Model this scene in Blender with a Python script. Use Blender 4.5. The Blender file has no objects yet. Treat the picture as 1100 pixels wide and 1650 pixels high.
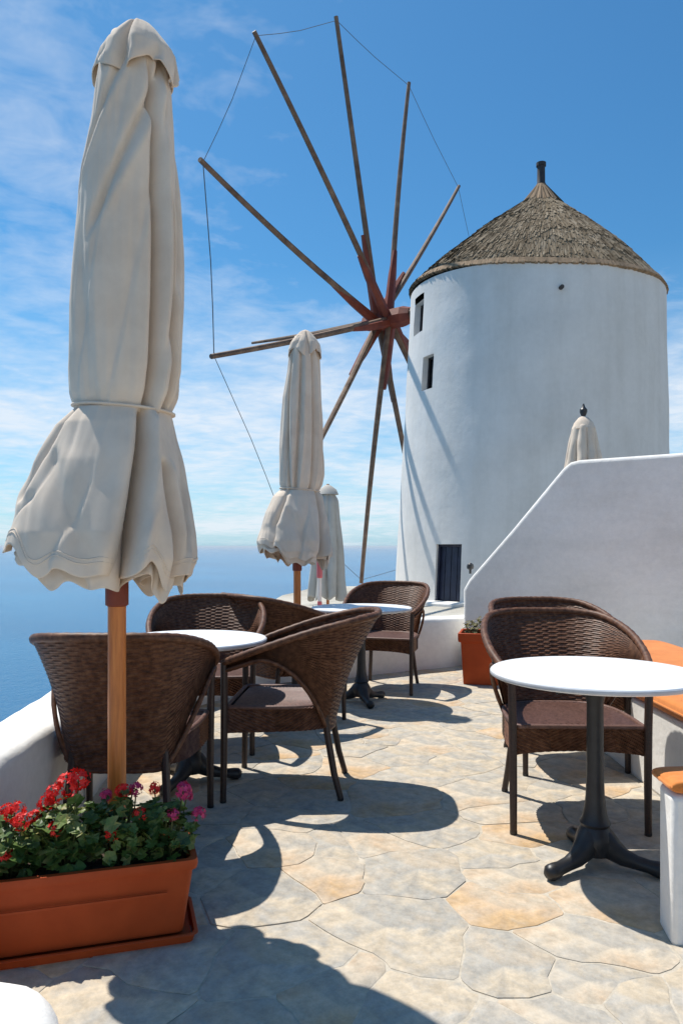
import bpy, math, random
from mathutils import Vector, Matrix, noise
random.seed(7)
R = math.radians
sc = bpy.context.scene
# ------------------------------------------------------------------ camera
cam = bpy.data.cameras.new('camera'); camo = bpy.data.objects.new('camera', cam)
sc.collection.objects.link(camo); sc.camera = camo
camo.location = (0, 0, 1.18); camo.rotation_euler = (R(90), 0, 0)
cam.sensor_fit = 'VERTICAL'; cam.sensor_height = 36; cam.lens = 36*1200/1650
cam.shift_y = 55/1650; cam.clip_start = .05; cam.clip_end = 300000
# ------------------------------------------------------------------ light
SUN = Vector((-.378, .338, 1)).normalized()
el = math.asin(SUN.z); az = math.atan2(SUN.x, SUN.y)
w = bpy.data.worlds.new('World'); sc.world = w; w.use_nodes = True
nt = w.node_tree; nt.nodes.clear()
def N(t, ty, **k):
    n = t.nodes.new(ty)
    for a, v in k.items():
        if a.startswith('i_'): n.inputs[a[2:].replace('_', ' ')].default_value = v
        else: setattr(n, a, v)
    return n
def math_(t, op, a, b=None, clamp=False):
    n = t.nodes.new('ShaderNodeMath'); n.operation = op; n.use_clamp = clamp
    for i, v in enumerate((a, b)):
        if v is None: continue
        if isinstance(v, (int, float)): n.inputs[i].default_value = v
        else: t.links.new(v, n.inputs[i])
    return n.outputs[0]
def ramp(t, fac, stops, interp='LINEAR'):
    n = t.nodes.new('ShaderNodeValToRGB'); n.color_ramp.interpolation = interp
    e = n.color_ramp.elements
    while len(e) < len(stops): e.new(.5)
    for i, (p, c) in enumerate(stops):
        e[i].position = p; e[i].color = (*c, 1) if len(c) == 3 else c
    t.links.new(fac, n.inputs[0]); return n.outputs[0]
def mixc(t, fac, a, b, mode='MIX'):
    n = t.nodes.new('ShaderNodeMix'); n.data_type = 'RGBA'; n.blend_type = mode
    for s, v in ((0, fac), (6, a), (7, b)):
        if isinstance(v, (int, float)): n.inputs[s].default_value = v
        elif isinstance(v, tuple): n.inputs[s].default_value = (*v, 1) if len(v) == 3 else v
        else: t.links.new(v, n.inputs[s])
    return n.outputs[2]
sky = N(nt, 'ShaderNodeTexSky', sky_type='NISHITA', sun_disc=False, sun_elevation=el, sun_rotation=az,
        altitude=150, air_density=1.0, dust_density=.6, ozone_density=3.0)
geo = nt.nodes.new('ShaderNodeTexCoord')
sep = nt.nodes.new('ShaderNodeSeparateXYZ'); nt.links.new(geo.outputs['Generated'], sep.inputs[0])
zz = math_(nt, 'MAXIMUM', sep.outputs[2], 0.0)
zp = math_(nt, 'ADD', zz, .10)
cu = math_(nt, 'DIVIDE', sep.outputs[0], zp); cv = math_(nt, 'DIVIDE', sep.outputs[1], zp)
comb = nt.nodes.new('ShaderNodeCombineXYZ'); nt.links.new(cu, comb.inputs[0]); nt.links.new(cv, comb.inputs[1])
mp = N(nt, 'ShaderNodeMapping'); mp.inputs['Location'].default_value = (5.2, 2.3, 0)
mp.inputs['Rotation'].default_value = (0, 0, R(-22)); mp.inputs['Scale'].default_value = (1.0, 1.1, 1)
nt.links.new(comb.outputs[0], mp.inputs[0])
n1 = N(nt, 'ShaderNodeTexNoise', i_Scale=.9, i_Detail=9.0, i_Roughness=.58, i_Distortion=.25)
n2 = N(nt, 'ShaderNodeTexNoise', i_Scale=.42, i_Detail=2.0)
n3 = N(nt, 'ShaderNodeTexNoise', i_Scale=7.0, i_Detail=4.0, i_Roughness=.6, i_Distortion=.3)
for n_ in (n1, n2, n3): nt.links.new(mp.outputs[0], n_.inputs['Vector'])
low = ramp(nt, zz, [(0, (.62,)*3), (.05, (.9,)*3), (.14, (1,)*3), (.26, (.72,)*3), (.38, (.22,)*3), (.60, (.10,)*3), (1, (.2,)*3)])
lowv = math_(nt, 'MULTIPLY', low, 1.0)
c1 = math_(nt, 'ADD', math_(nt, 'MULTIPLY', n1.outputs[0], .62), math_(nt, 'MULTIPLY', n2.outputs[0], .5))
c1 = math_(nt, 'ADD', c1, math_(nt, 'MULTIPLY', math_(nt, 'SUBTRACT', n3.outputs[0], .5), .34))
c1 = math_(nt, 'ADD', c1, math_(nt, 'MULTIPLY', lowv, .34))
cl = ramp(nt, c1, [(.665, (0,)*3), (.80, (.36,)*3), (.96, (.97,)*3)])
clm = math_(nt, 'MULTIPLY', cl, .85)
hz = nt.nodes.new('ShaderNodeHueSaturation'); hz.inputs['Saturation'].default_value = 1.12; hz.inputs['Value'].default_value = 1.0
nt.links.new(sky.outputs[0], hz.inputs['Color'])
tint = mixc(nt, 1.0, hz.outputs[0], (.76, 1.36, 1.50), 'MULTIPLY')
hl = ramp(nt, zz, [(0, (.55,)*3), (.10, (.38,)*3), (.35, (.0,)*3), (1, (0,)*3)])
tint = mixc(nt, hl, tint, (5.2, 7.9, 11.0))
skc = mixc(nt, clm, tint, (9.4, 10.0, 10.8))
bg = N(nt, 'ShaderNodeBackground', i_Strength=.078); nt.links.new(skc, bg.inputs[0])
out = nt.nodes.new('ShaderNodeOutputWorld'); nt.links.new(bg.outputs[0], out.inputs[0])
sl = bpy.data.lights.new('sun', 'SUN'); sl.energy = 5.0; sl.angle = R(.55); sl.color = (1, .955, .88)
so = bpy.data.objects.new('sun', sl); sc.collection.objects.link(so)
so.rotation_euler = SUN.to_track_quat('Z', 'Y').to_euler()
sc.view_settings.view_transform = 'Standard'; sc.view_settings.look = 'None'
sc.view_settings.exposure = .22; sc.view_settings.gamma = 1; sc.view_settings.use_curve_mapping = False
sc.cycles.max_bounces = 6

# ------------------------------------------------------------------ helpers
C = sc.collection
class MB:
    """collects geometry of ONE mesh object"""
    def __init__(s): s.v = []; s.f = []
    def add(s, vs, fs):
        o = len(s.v); s.v += [tuple(v) for v in vs]; s.f += [tuple(i+o for i in f) for f in fs]
    def box(s, c, size, rz=0, taper=1.0):
        hx, hy, hz_ = (k/2 for k in size); m = Matrix.Rotation(rz, 3, 'Z'); vs = []
        for z in (-1, 1):
            t = taper if z < 0 else 1
            for x, y in ((-1, -1), (1, -1), (1, 1), (-1, 1)):
                vs.append(m @ Vector((x*hx*t, y*hy*t, z*hz_)) + Vector(c))
        s.add(vs, [(3,2,1,0), (4,5,6,7), (0,1,5,4), (1,2,6,5), (2,3,7,6), (3,0,4,7)])
    def tube(s, pts, rad, n=10, cap=True, flat=1.0):
        pts = [Vector(p) for p in pts]
        if isinstance(rad, (int, float)): rad = [rad]*len(pts)
        vs = []; ref = None
        for i, p in enumerate(pts):
            d = (pts[min(i+1, len(pts)-1)] - pts[max(i-1, 0)]).normalized()
            if ref is None: ref = Vector((0, 0, 1)) if abs(d.z) < .9 else Vector((1, 0, 0))
            a = ref - d*ref.dot(d)
            a = a.normalized() if a.length > 1e-4 else d.orthogonal().normalized()
            ref = a; b = d.cross(a)
            for k in range(n):
                t = 2*math.pi*k/n
                vs.append(p + (a*math.cos(t) + b*math.sin(t)*flat)*rad[i])
        fs = []
        for i in range(len(pts)-1):
            for k in range(n):
                k2 = (k+1) % n
                fs.append((i*n+k, i*n+k2, (i+1)*n+k2, (i+1)*n+k))
        if cap: fs += [tuple(range(n-1, -1, -1)), tuple((len(pts)-1)*n+k for k in range(n))]
        s.add(vs, fs)
    def lathe(s, prof, n=32, c=(0, 0, 0)):
        vs = []; fs = []
        for r, z in prof:
            for k in range(n):
                t = 2*math.pi*k/n; vs.append((c[0]+r*math.cos(t), c[1]+r*math.sin(t), c[2]+z))
        for i in range(len(prof)-1):
            for k in range(n):
                k2 = (k+1) % n; fs.append((i*n+k, i*n+k2, (i+1)*n+k2, (i+1)*n+k))
        fs += [tuple(range(n-1, -1, -1)), tuple((len(prof)-1)*n+k for k in range(n))]
        s.add(vs, fs)
    def grid(s, fn, nu, nv, closeu=False):
        vs = [fn(i/nu, j/nv) for j in range(nv+1) for i in range(nu if closeu else nu+1)]
        W = nu if closeu else nu+1; fs = []
        for j in range(nv):
            for i in range(nu):
                i2 = (i+1) % W; fs.append((j*W+i, j*W+i2, (j+1)*W+i2, (j+1)*W+i))
        s.add(vs, fs)
    def mesh(s, name, m, smooth=True, angle=35):
        me = bpy.data.meshes.new(name); me.from_pydata(s.v, [], s.f); me.validate(); me.update()
        me.materials.append(m)
        if smooth:
            me.shade_smooth(); me.set_sharp_from_angle(angle=R(angle))
        return me
    def build(s, name, m, parent=None, smooth=True, angle=35, bevel=0, solid=0, loc=None, segs=2):
        o = bpy.data.objects.new(name, s.mesh(name, m, smooth, angle)); C.objects.link(o)
        if parent: o.parent = parent
        if loc: o.location = loc
        if solid:
            k = o.modifiers.new('s', 'SOLIDIFY'); k.thickness = solid; k.offset = 0
        if bevel:
            k = o.modifiers.new('b', 'BEVEL'); k.width = bevel; k.segments = segs; k.limit_method = 'ANGLE'; k.angle_limit = R(40)
        return o
def tag(o, label=None, cat=None, group=None, kind=None):
    for k, v in (('label', label), ('category', cat), ('group', group), ('kind', kind)):
        if v: o[k] = v
    return o
def thing(name, label, cat, loc=(0, 0, 0), rz=0, group=None):
    o = bpy.data.objects.new(name, None); C.objects.link(o); o.empty_display_size = .1
    o.location = loc; o.rotation_euler = (0, 0, rz); return tag(o, label, cat, group)
def dup(root, loc, rz, label, sz=1):
    r = root.copy(); C.objects.link(r); r.location = loc; r.rotation_euler = (0, 0, rz); r['label'] = label
    for ch in list(root.children):
        c = ch.copy(); C.objects.link(c); c.parent = r
        for g in ch.children:
            d = g.copy(); C.objects.link(d); d.parent = c
    return r
def crom(pts, t):
    """Catmull-Rom through pts, t in 0..1"""
    n = len(pts)-1; x = min(t*n, n-1e-6); i = int(x); u = x-i
    p = [Vector(pts[max(0, min(n, i+k))]) for k in (-1, 0, 1, 2)]
    return .5*((2*p[1]) + (p[2]-p[0])*u + (2*p[0]-5*p[1]+4*p[2]-p[3])*u*u + (3*p[1]-p[0]-3*p[2]+p[3])*u**3)
def nz(x, y=0, z=0): return noise.noise(Vector((x, y, z)))
def sstep(a, b, x):
    t = max(0, min(1, (x-a)/(b-a))); return t*t*(3-2*t)

# ------------------------------------------------------------------ materials
def mat(name, stops, rough=.6, scale=6, detail=6, bump=.2, bscale=None, bdist=.01, rand=None, spec=.5, stretch=None, coord='Object', trans=0, transcol=None, fine=None, sheen=0, streak=None):
    m = bpy.data.materials.new(name); m.use_nodes = True; t = m.node_tree; p = t.nodes['Principled BSDF']
    tc = t.nodes.new('ShaderNodeTexCoord'); vec = tc.outputs[coord]
    if coord == 'World': pass
    if stretch:
        mm = t.nodes.new('ShaderNodeMapping'); mm.inputs['Scale'].default_value = stretch
        t.links.new(vec, mm.inputs[0]); vec = mm.outputs[0]
    nn = N(t, 'ShaderNodeTexNoise', i_Scale=float(scale), i_Detail=float(detail), i_Roughness=.6); t.links.new(vec, nn.inputs['Vector'])
    fac = nn.outputs[0]
    if rand == 'object':
        oi = t.nodes.new('ShaderNodeObjectInfo')
        fac = math_(t, 'ADD', math_(t, 'MULTIPLY', fac, 1.0), math_(t, 'MULTIPLY', oi.outputs['Random'], .5))
        fac = math_(t, 'SUBTRACT', fac, .25)
    elif rand == 'island':
        g = t.nodes.new('ShaderNodeNewGeometry')
        fac = math_(t, 'ADD', math_(t, 'MULTIPLY', fac, .62), math_(t, 'MULTIPLY', g.outputs['Random Per Island'], .38))
    col = ramp(t, fac, stops)
    if fine:
        n4 = N(t, 'ShaderNodeTexNoise', i_Scale=float(fine[0]), i_Detail=5.0, i_Roughness=.7); t.links.new(vec, n4.inputs['Vector'])
        k = ramp(t, n4.outputs[0], [(.3, (1-fine[1],)*3), (.7, (1+fine[1]*.3,)*3)])
        col = mixc(t, 1.0, col, k, 'MULTIPLY')
    if streak:      # rain marks and limewash brush strokes
        m3 = t.nodes.new('ShaderNodeMapping'); m3.inputs['Scale'].default_value = streak[0]; t.links.new(vec, m3.inputs[0])
        n5 = N(t, 'ShaderNodeTexNoise', i_Scale=1.0, i_Detail=6.0, i_Roughness=.6); t.links.new(m3.outputs[0], n5.inputs['Vector'])
        k5 = ramp(t, n5.outputs[0], [(.30, (1-streak[1], 1-streak[1]*1.05, 1-streak[1]*1.2)), (.56, (1, 1, 1))]); col = mixc(t, 1.0, col, k5, 'MULTIPLY')
    t.links.new(col, p.inputs['Base Color'])
    p.inputs['Roughness'].default_value = rough; p.inputs['Specular IOR Level'].default_value = spec
    if sheen: p.inputs['Sheen Weight'].default_value = sheen
    if bump:
        nb = N(t, 'ShaderNodeTexNoise', i_Scale=float(bscale or scale*4), i_Detail=5.0, i_Roughness=.6); t.links.new(vec, nb.inputs['Vector'])
        b = N(t, 'ShaderNodeBump', i_Strength=bump, i_Distance=bdist); t.links.new(nb.outputs[0], b.inputs['Height'])
        t.links.new(b.outputs[0], p.inputs['Normal'])
    if trans:
        tr = t.nodes.new('ShaderNodeBsdfTranslucent'); mx = t.nodes.new('ShaderNodeMixShader'); mx.inputs[0].default_value = trans
        if transcol: tr.inputs[0].default_value = (*transcol, 1)
        else: t.links.new(col, tr.inputs[0])
        t.links.new(p.outputs[0], mx.inputs[1]); t.links.new(tr.outputs[0], mx.inputs[2])
        t.links.new(mx.outputs[0], t.nodes['Material Output'].inputs[0])
    return m
def g3(v): return (v, v, v)
PLASTER = mat('whitewash', [(.3, (.74, .715, .67)), (.5, (.81, .785, .74)), (.7, (.835, .815, .775))], .85, 1.6, 7, .5, 9, .015, fine=(24, .07), spec=.2, streak=((1.5, 1.5, 7), .07))
MILLW = mat('mill_whitewash', [(.3, (.65, .625, .585)), (.55, (.72, .695, .655)), (.75, (.75, .73, .69))], .9, .55, 8, .35, 3.2, .03, fine=(7, .05), spec=.15, streak=((2.6, 2.6, .22), .08))
STONE = mat('flagstone', [(0, (.38, .34, .285)), (.18, (.54, .45, .34)), (.30, (.405, .38, .335)), (.42, (.57, .475, .35)), (.52, (.43, .40, .35)), (.63, (.56, .475, .365)), (.74, (.56, .42, .285)), (.85, (.56, .375, .20)), (1, (.52, .46, .365))],
            .8, 3.4, 9, .65, 26, .008, rand='object', fine=(16, .36), spec=.25, coord='Object')
GROUT = mat('joint_mortar', [(.3, (.44, .39, .31)), (.7, (.58, .51, .41))], .95, 9, 6, .6, 60, .004, fine=(50, .25))
WICKER = mat('wicker', [(.25, (.044, .017, .008)), (.5, (.11, .046, .023)), (.8, (.21, .10, .052))], .5, 40, 3, .3, 260, .002, spec=.28)
SEATM = mat('wicker_seat', [(.25, (.07, .032, .022)), (.75, (.17, .085, .062))], .5, 55, 3, .3, 260, .002)
LEGM = mat('dark_leg_wrap', [(.3, (.018, .010, .008)), (.7, (.045, .021, .015))], .45, 60, 3, .25, 200, .002, stretch=(1, 1, 3))
TOPM = mat('table_laminate', [(.35, (.78, .785, .79)), (.7, (.83, .83, .83))], .38, 5, 5, .03, 60, .001)
EDGEM = mat('table_edge', [(.3, (.42, .42, .43)), (.7, (.55, .55, .55))], .45, 12, 4, .05)
IRON = mat('cast_iron', [(.3, (.010, .010, .011)), (.7, (.024, .024, .026))], .42, 14, 5, .25, 90, .003)
CANVAS = mat('canvas', [(.3, (.70, .57, .45)), (.55, (.80, .675, .545)), (.75, (.83, .72, .60))], .9, 3.5, 6, .35, 420, .001, trans=.13, transcol=(.80, .60, .38), fine=(9, .07), spec=.1, sheen=.1)
CANVAS2 = mat('canvas_aged', [(.3, (.52, .48, .42)), (.7, (.64, .60, .53))], .9, 3, 6, .3, 200, .001, trans=.15, spec=.1)
POLE = mat('varnished_wood', [(.3, (.40, .11, .018)), (.55, (.58, .18, .032)), (.75, (.66, .24, .05))], .38, 9, 6, .15, 40, .002, stretch=(7, 7, .6))
TERRA = mat('terracotta_plastic', [(.3, (.38, .052, .010)), (.7, (.48, .080, .018))], .55, 3, 5, .1, 80, .002, fine=(14, .12), spec=.22)
SOIL = mat('potting_soil', [(.3, (.03, .02, .013)), (.7, (.09, .06, .04))], .95, 30, 6, 1, 90, .01)
LEAF = mat('geranium_leaf', [(.25, (.022, .055, .012)), (.45, (.07, .135, .026)), (.62, (.15, .21, .045)), (.75, (.32, .28, .09))], .5, 20, 4, .3, 120, .002, rand='island', trans=.25)
DRY = mat('dry_leaf', [(.1, (.10, .08, .035)), (.5, (.16, .15, .06)), (.9, (.26, .19, .10))], .7, 20, 4, .3, 120, .002, rand='island', trans=.2)
RED = mat('red_petals', [(.2, (.66, .010, .008)), (.8, (.85, .035, .022))], .5, 30, 3, .2, 90, .002, rand='island', trans=.3)
PINK = mat('pink_petals', [(.2, (.50, .02, .10)), (.8, (.70, .07, .22))], .5, 30, 3, .2, 90, .002, rand='island', trans=.3)
STEM = mat('green_stem', [(.3, (.06, .09, .02)), (.7, (.12, .12, .04))], .6, 20, 3, .2)
CUSH = mat('orange_cushion', [(.3, (.56, .17, .035)), (.7, (.66, .23, .055))], .85, 5, 5, .3, 300, .001, fine=(20, .1), sheen=.15, spec=.2)
SPAR = mat('weathered_spar', [(.3, (.09, .048, .028)), (.6, (.21, .125, .075)), (.8, (.33, .22, .14))], .65, 3, 6, .4, 14, .01, stretch=(1, 1, 1))
HUBM = mat('red_painted_hub', [(.3, (.13, .022, .010)), (.7, (.26, .050, .02))], .6, 3, 6, .4, 12, .01)
ROPE = mat('steel_cable', [(.3, (.07, .08, .09)), (.7, (.12, .13, .14))], .5, 3, 2, 0)
THATCH = mat('reed_thatch', [(.15, (.075, .055, .035)), (.4, (.17, .13, .085)), (.6, (.25, .20, .14)), (.85, (.38, .32, .24))], .95, 1.3, 7, .6, 30, .03, rand='island', spec=.1)
THATCHD = mat('thatch_bed', [(.3, (.07, .05, .03)), (.7, (.14, .10, .065))], .95, 4, 6, .6, 30, .03, spec=.1)
EAVE = mat('reed_eave', [(.3, (.17, .115, .065)), (.7, (.33, .22, .13))], .9, 6, 6, .6, 40, .02, rand='island')
DARKW = mat('dark_timber', [(.3, (.022, .020, .022)), (.7, (.05, .042, .04))], .7, 6, 5, .4)
DOORM = mat('navy_door_paint', [(.3, (.007, .010, .026)), (.7, (.016, .022, .05))], .5, 5, 5, .3)
VOID = mat('unlit_pane', [(.3, (.006, .007, .008)), (.7, (.012, .013, .014))], .25, 3, 2, 0)
GROUND = mat('dry_ground', [(.3, (.30, .27, .22)), (.5, (.42, .39, .33)), (.7, (.50, .47, .41))], .95, .35, 8, .6, 6, .05, fine=(5, .2))
ROCK = mat('cliff_rock', [(.3, (.12, .085, .06)), (.7, (.26, .20, .15))], .95, .06, 8, .8, .8, .6)
PIPE = mat('coral_painted_pole', [(.3, (.50, .08, .09)), (.7, (.62, .14, .14))], .5, 8, 3, .05)
PIPEW = mat('cream_painted_pole', [(.3, (.66, .55, .48)), (.7, (.74, .66, .60))], .5, 8, 3, .05)
BRASS = mat('bronze_lamp', [(.3, (.02, .02, .02)), (.7, (.05, .045, .04))], .4, 8, 3, .05)

def sea_mat():
    m = bpy.data.materials.new('sea_water'); m.use_nodes = True; t = m.node_tree; p = t.nodes['Principled BSDF']
    tc = t.nodes.new('ShaderNodeTexCoord')
    a = N(t, 'ShaderNodeTexNoise', i_Scale=.0011, i_Detail=5.0); t.links.new(tc.outputs['Object'], a.inputs['Vector'])
    t.links.new(ramp(t, a.outputs[0], [(.35, (.006, .11, .24)), (.65, (.010, .15, .30))]), p.inputs['Base Color'])
    p.inputs['Roughness'].default_value = .22; p.inputs['IOR'].default_value = 1.33
    b1 = N(t, 'ShaderNodeTexNoise', i_Scale=.09, i_Detail=6.0, i_Roughness=.65); t.links.new(tc.outputs['Object'], b1.inputs['Vector'])
    b = N(t, 'ShaderNodeBump', i_Strength=1.0, i_Distance=2.5); t.links.new(b1.outputs[0], b.inputs['Height']); t.links.new(b.outputs[0], p.inputs['Normal'])
    return m
SEA = sea_mat()

# ------------------------------------------------------------------ setting: sea, ground, terrace floor
mb = MB(); S = 95000
mb.add([(-S, -S, -150), (S, -S, -150), (S, S, -150), (-S, S, -150)], [(0, 1, 2, 3)])
tag(mb.build('sea', SEA, smooth=False), kind='structure')
def hill():
    m = MB(); GZ = -.27
    # plateau outline (counter-clockwise), each point pushed outwards and down to make the cliff
    pl = [(-1.62, 1.0), (-1.75, -6), (-6, -16), (4, -30), (30, -30), (48, 0), (46, 30), (26, 38), (10, 31), (3, 28), (-.9, 26.5), (-1.75, 22), (-1.7, 15), (-1.66, 8), (-1.64, 4)]
    fine = []
    for i in range(len(pl)):
        a, b = pl[i], pl[(i+1) % len(pl)]; n = max(1, int(math.dist(a, b)/1.2))
        for k in range(n):
            x, y = a[0]+(b[0]-a[0])*k/n, a[1]+(b[1]-a[1])*k/n
            fine.append((x+.12*nz(x*.9, y*.9, 3), y+.12*nz(x*.9, y*.9, 8)))
    n = len(fine); cx, cy = 18, 5; rings = [(0, GZ), (.15, GZ-.25), (1.2, GZ-3.5), (5, -14), (16, -38), (45, -85), (110, -152)]
    vs = []
    for d, z in rings:
        for (x, y) in fine:
            v = Vector((x-cx, y-cy)).normalized()
            if x < 0: v = (v + Vector((-1.2, 0))).normalized()
            r = d*(1+.5*nz(x*.12, y*.12, d)) if d > .2 else d
            vs.append((x+v.x*r, y+v.y*r, z+(d*.12)*nz(x*.2, y*.2, d*.1) if d > 1 else z))
    fs = [tuple(range(n))]
    for j in range(len(rings)-1):
        for i in range(n):
            i2 = (i+1) % n; fs.append((j*n+i, (j+1)*n+i, (j+1)*n+i2, j*n+i2))
    m.add(vs, fs); me = m.mesh('ground', GROUND); me.materials.append(ROCK)
    for k, p in enumerate(me.polygons): p.material_index = 0 if k < 1 + n else 1
    o = bpy.data.objects.new('ground', me); C.objects.link(o); tag(o, kind='structure')
hill()
PATH = [(-1.10, .2), (-1.11, 1.2), (-1.115, 2.2), (-1.14, 3.1), (-1.20, 4.2), (-1.10, 5.35), (-.62, 6.10), (.15, 6.72), (.85, 7.16), (1.45, 7.52)]
def inner(t): return crom([(x, y, 0) for x, y in PATH], t)
path_pts = [inner(i/80) for i in range(81)]
poly = [(p.x-.08, p.y+.05) for p in path_pts] + [(4.1, 6.1), (4.1, .2)]
def inside(x, y, pg):
    c = False; j = len(pg)-1
    for i in range(len(pg)):
        a, b = pg[i], pg[j]
        if (a[1] > y) != (b[1] > y) and x < (b[0]-a[0])*(y-a[1])/(b[1]-a[1])+a[0]: c = not c
        j = i
    return c
mb = MB(); base = [(p.x-.12, p.y) for p in path_pts] + [(4.1, 6.2), (4.1, -1.5), (-1.2, -1.5)]; n = len(base); mb.add([(x, y, -.0024) for x, y in base] + [(x, y, -.5) for x, y in base],
    [tuple(range(n-1, -1, -1))] + [(i, (i+1) % n, n+(i+1) % n, n+i) for i in range(n)])
floor = tag(mb.build('terrace_floor', GROUT, smooth=False), kind='structure')
# crazy paving: a Voronoi division, each stone its own object
rs = random.Random(21)
seeds = []
tries = 0
while tries < 9000:
    tries += 1
    x, y = rs.uniform(-1.35, 2.75), rs.uniform(.5, 7.7)
    md = .15 + .36*max(0, nz(x*2.3, y*2.3, 5)*.6+.34)
    if all((x-a)**2 + ((y-b)*1.12)**2 > md*md for a, b in seeds): seeds.append((x, y))
def clip(pg, px, py, nx, ny):
    o = []
    for i in range(len(pg)):
        a, b = pg[i], pg[(i+1) % len(pg)]
        da = (a[0]-px)*nx+(a[1]-py)*ny; db = (b[0]-px)*nx+(b[1]-py)*ny
        if da <= 0: o.append(a)
        if da*db < 0:
            t = da/(da-db); o.append((a[0]+(b[0]-a[0])*t, a[1]+(b[1]-a[1])*t))
    return o
def warp(x, y):
    return (x + .075*nz(x*3.1, y*3.1, 1) + .028*nz(x*11, y*11, 2), y + .075*nz(x*3.1, y*3.1, 6) + .028*nz(x*11, y*11, 9))
nst = 0
for (sx, sy) in seeds:
    pg = [(sx-.7, sy-.7), (sx+.7, sy-.7), (sx+.7, sy+.7), (sx-.7, sy+.7)]
    for (ox, oy) in seeds:
        dx, dy = ox-sx, oy-sy; d = math.hypot(dx, dy)
        if 0 < d < 1.4: pg = clip(pg, (sx+ox)/2, (sy+oy)/2, dx/d, dy/d)
        if len(pg) < 3: break
    if len(pg) < 3: continue
    cx = sum(p[0] for p in pg)/len(pg); cy = sum(p[1] for p in pg)/len(pg)
    if not inside(cx, cy, poly) or cy < .7 or cx > 2.6: continue
    if cx > 1.75 and cy > 2.8: continue
    if nst >= 300: break
    ring = []
    for i in range(len(pg)):
        a, b = pg[i], pg[(i+1) % len(pg)]; L = math.dist(a, b)
        if L < .03: continue
        ns = 2 if L < .12 else (3 if L < .24 else 5)
        for k in range(ns):
            t = (k+.5)/ns if ns == 2 else ((.06, .5, .94) if ns == 3 else (.04, .27, .5, .73, .96))[k]
            ring.append((a[0]+(b[0]-a[0])*t, a[1]+(b[1]-a[1])*t))
    if len(ring) < 5: continue
    g = rs.uniform(.0012, .0045); hgt = rs.uniform(-.0016, .0022); tx, ty = rs.uniform(-.004, .004), rs.uniform(-.004, .004)
    def inset(amt, z):
        vs = []
        for (x, y) in ring:
            d = math.hypot(x-cx, y-cy); k = max(0, (d-amt*1.25)/d)
            X, Y = warp(cx+(x-cx)*k, cy+(y-cy)*k)
            vs.append((X-cx, Y-cy, z + (tx*(X-cx)+ty*(Y-cy) if z > -.01 else 0)))
        return vs
    m = MB(); k = len(ring)
    m.add(inset(g, -.03)+inset(g, hgt-.0012)+inset(g+.004, hgt),
          [(j*k+i, j*k+(i+1) % k, (j+1)*k+(i+1) % k, (j+1)*k+i) for j in range(2) for i in range(k)] + [tuple(2*k+i for i in range(k))])
    o = m.build('paving_stone', STONE, floor, angle=60, loc=(cx, cy, 0)); nst += 1
print('stones', nst)

# the air over the sea
S2 = 100000; hzb = MB(); hzb.box((0, 0, -66.75), (2*S2, 2*S2, 168.5))
hm = bpy.data.materials.new('air'); hm.use_nodes = True; t = hm.node_tree; t.nodes.clear()
vp = N(t, 'ShaderNodeVolumePrincipled'); vp.inputs['Color'].default_value = (.86, .93, 1, 1); vp.inputs['Density'].default_value = 2.3e-5
ou = t.nodes.new('ShaderNodeOutputMaterial'); t.links.new(vp.outputs[0], ou.inputs['Volume'])
tag(hzb.build('haze', hm, smooth=False), kind='stuff')

# ------------------------------------------------------------------ parapet, walls, bench
def parapet():
    W, H, NR = .285, .475, 26
    prof = [(-.0, -.02), (-.0, .12), (.0, .28), (.002, .43), (.008, .462), (.030, .477), (.11, .480), (.18, .480), (.235, .474), (.268, .452), (.283, .40), (.285, .25), (.285, .0), (.285, -.35), (.1, -.35), (0, -.35)]
    L = 150; m = MB(); vs = []
    for i in range(L+1):
        t = i/L; p = inner(t); d = (inner(min(1, t+.004))-inner(max(0, t-.004))).normalized(); out_ = Vector((-d.y, d.x, 0))
        for (o, z) in prof:
            j = .010*nz(p.x*1.7, p.y*1.7, z*3+o*4) + .004*nz(p.x*7, p.y*7, z*9+o*9)
            q = p + out_*(o+j); vs.append((q.x, q.y, z+(j if z > .3 else 0)))
    k = len(prof)
    fs = [(i*k+a, i*k+(a+1) % k, (i+1)*k+(a+1) % k, (i+1)*k+a) for i in range(L) for a in range(k)]
    fs += [tuple(range(k)), tuple(L*k+a for a in range(k-1, -1, -1))]
    m.add(vs, fs); return m.build('parapet_wall', PLASTER, angle=70)
tag(parapet(), 'low curved white parapet wall with rounded top between the terrace and the sea', 'wall')

def prism(prof, S0, d, th, nx, ny, name):
    """upright wall: profile (s,z) along direction d from S0, thickness th along (nx,ny)"""
    m = MB(); k = len(prof); vs = []
    for e in (0, th):
        for s, z in prof: vs.append((S0[0]+d[0]*s+nx*e, S0[1]+d[1]*s+ny*e, z))
    m.add(vs, [tuple(range(k)), tuple(range(2*k-1, k-1, -1))] + [(i, k+i, k+(i+1) % k, (i+1) % k) for i in range(k)])
    return m
dW = (.8185, -.5745); nW = (.5745, .8185)
prof = [(0, -.3), (3.7, -.3), (3.7, 1.95), (1.12, 1.94), (1.04, 1.925), (.97, 1.87), (.5, 1.335), (.06, .86), (.0, .76)]
ww = prism(prof, (1.17, 7.2), dW, .30, nW[0], nW[1], 'w').build('stair_wall', PLASTER, bevel=.035, segs=4)
tag(ww, 'tall white plastered wall with a diagonal left edge rising to a level top behind the chairs', 'wall')

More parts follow.
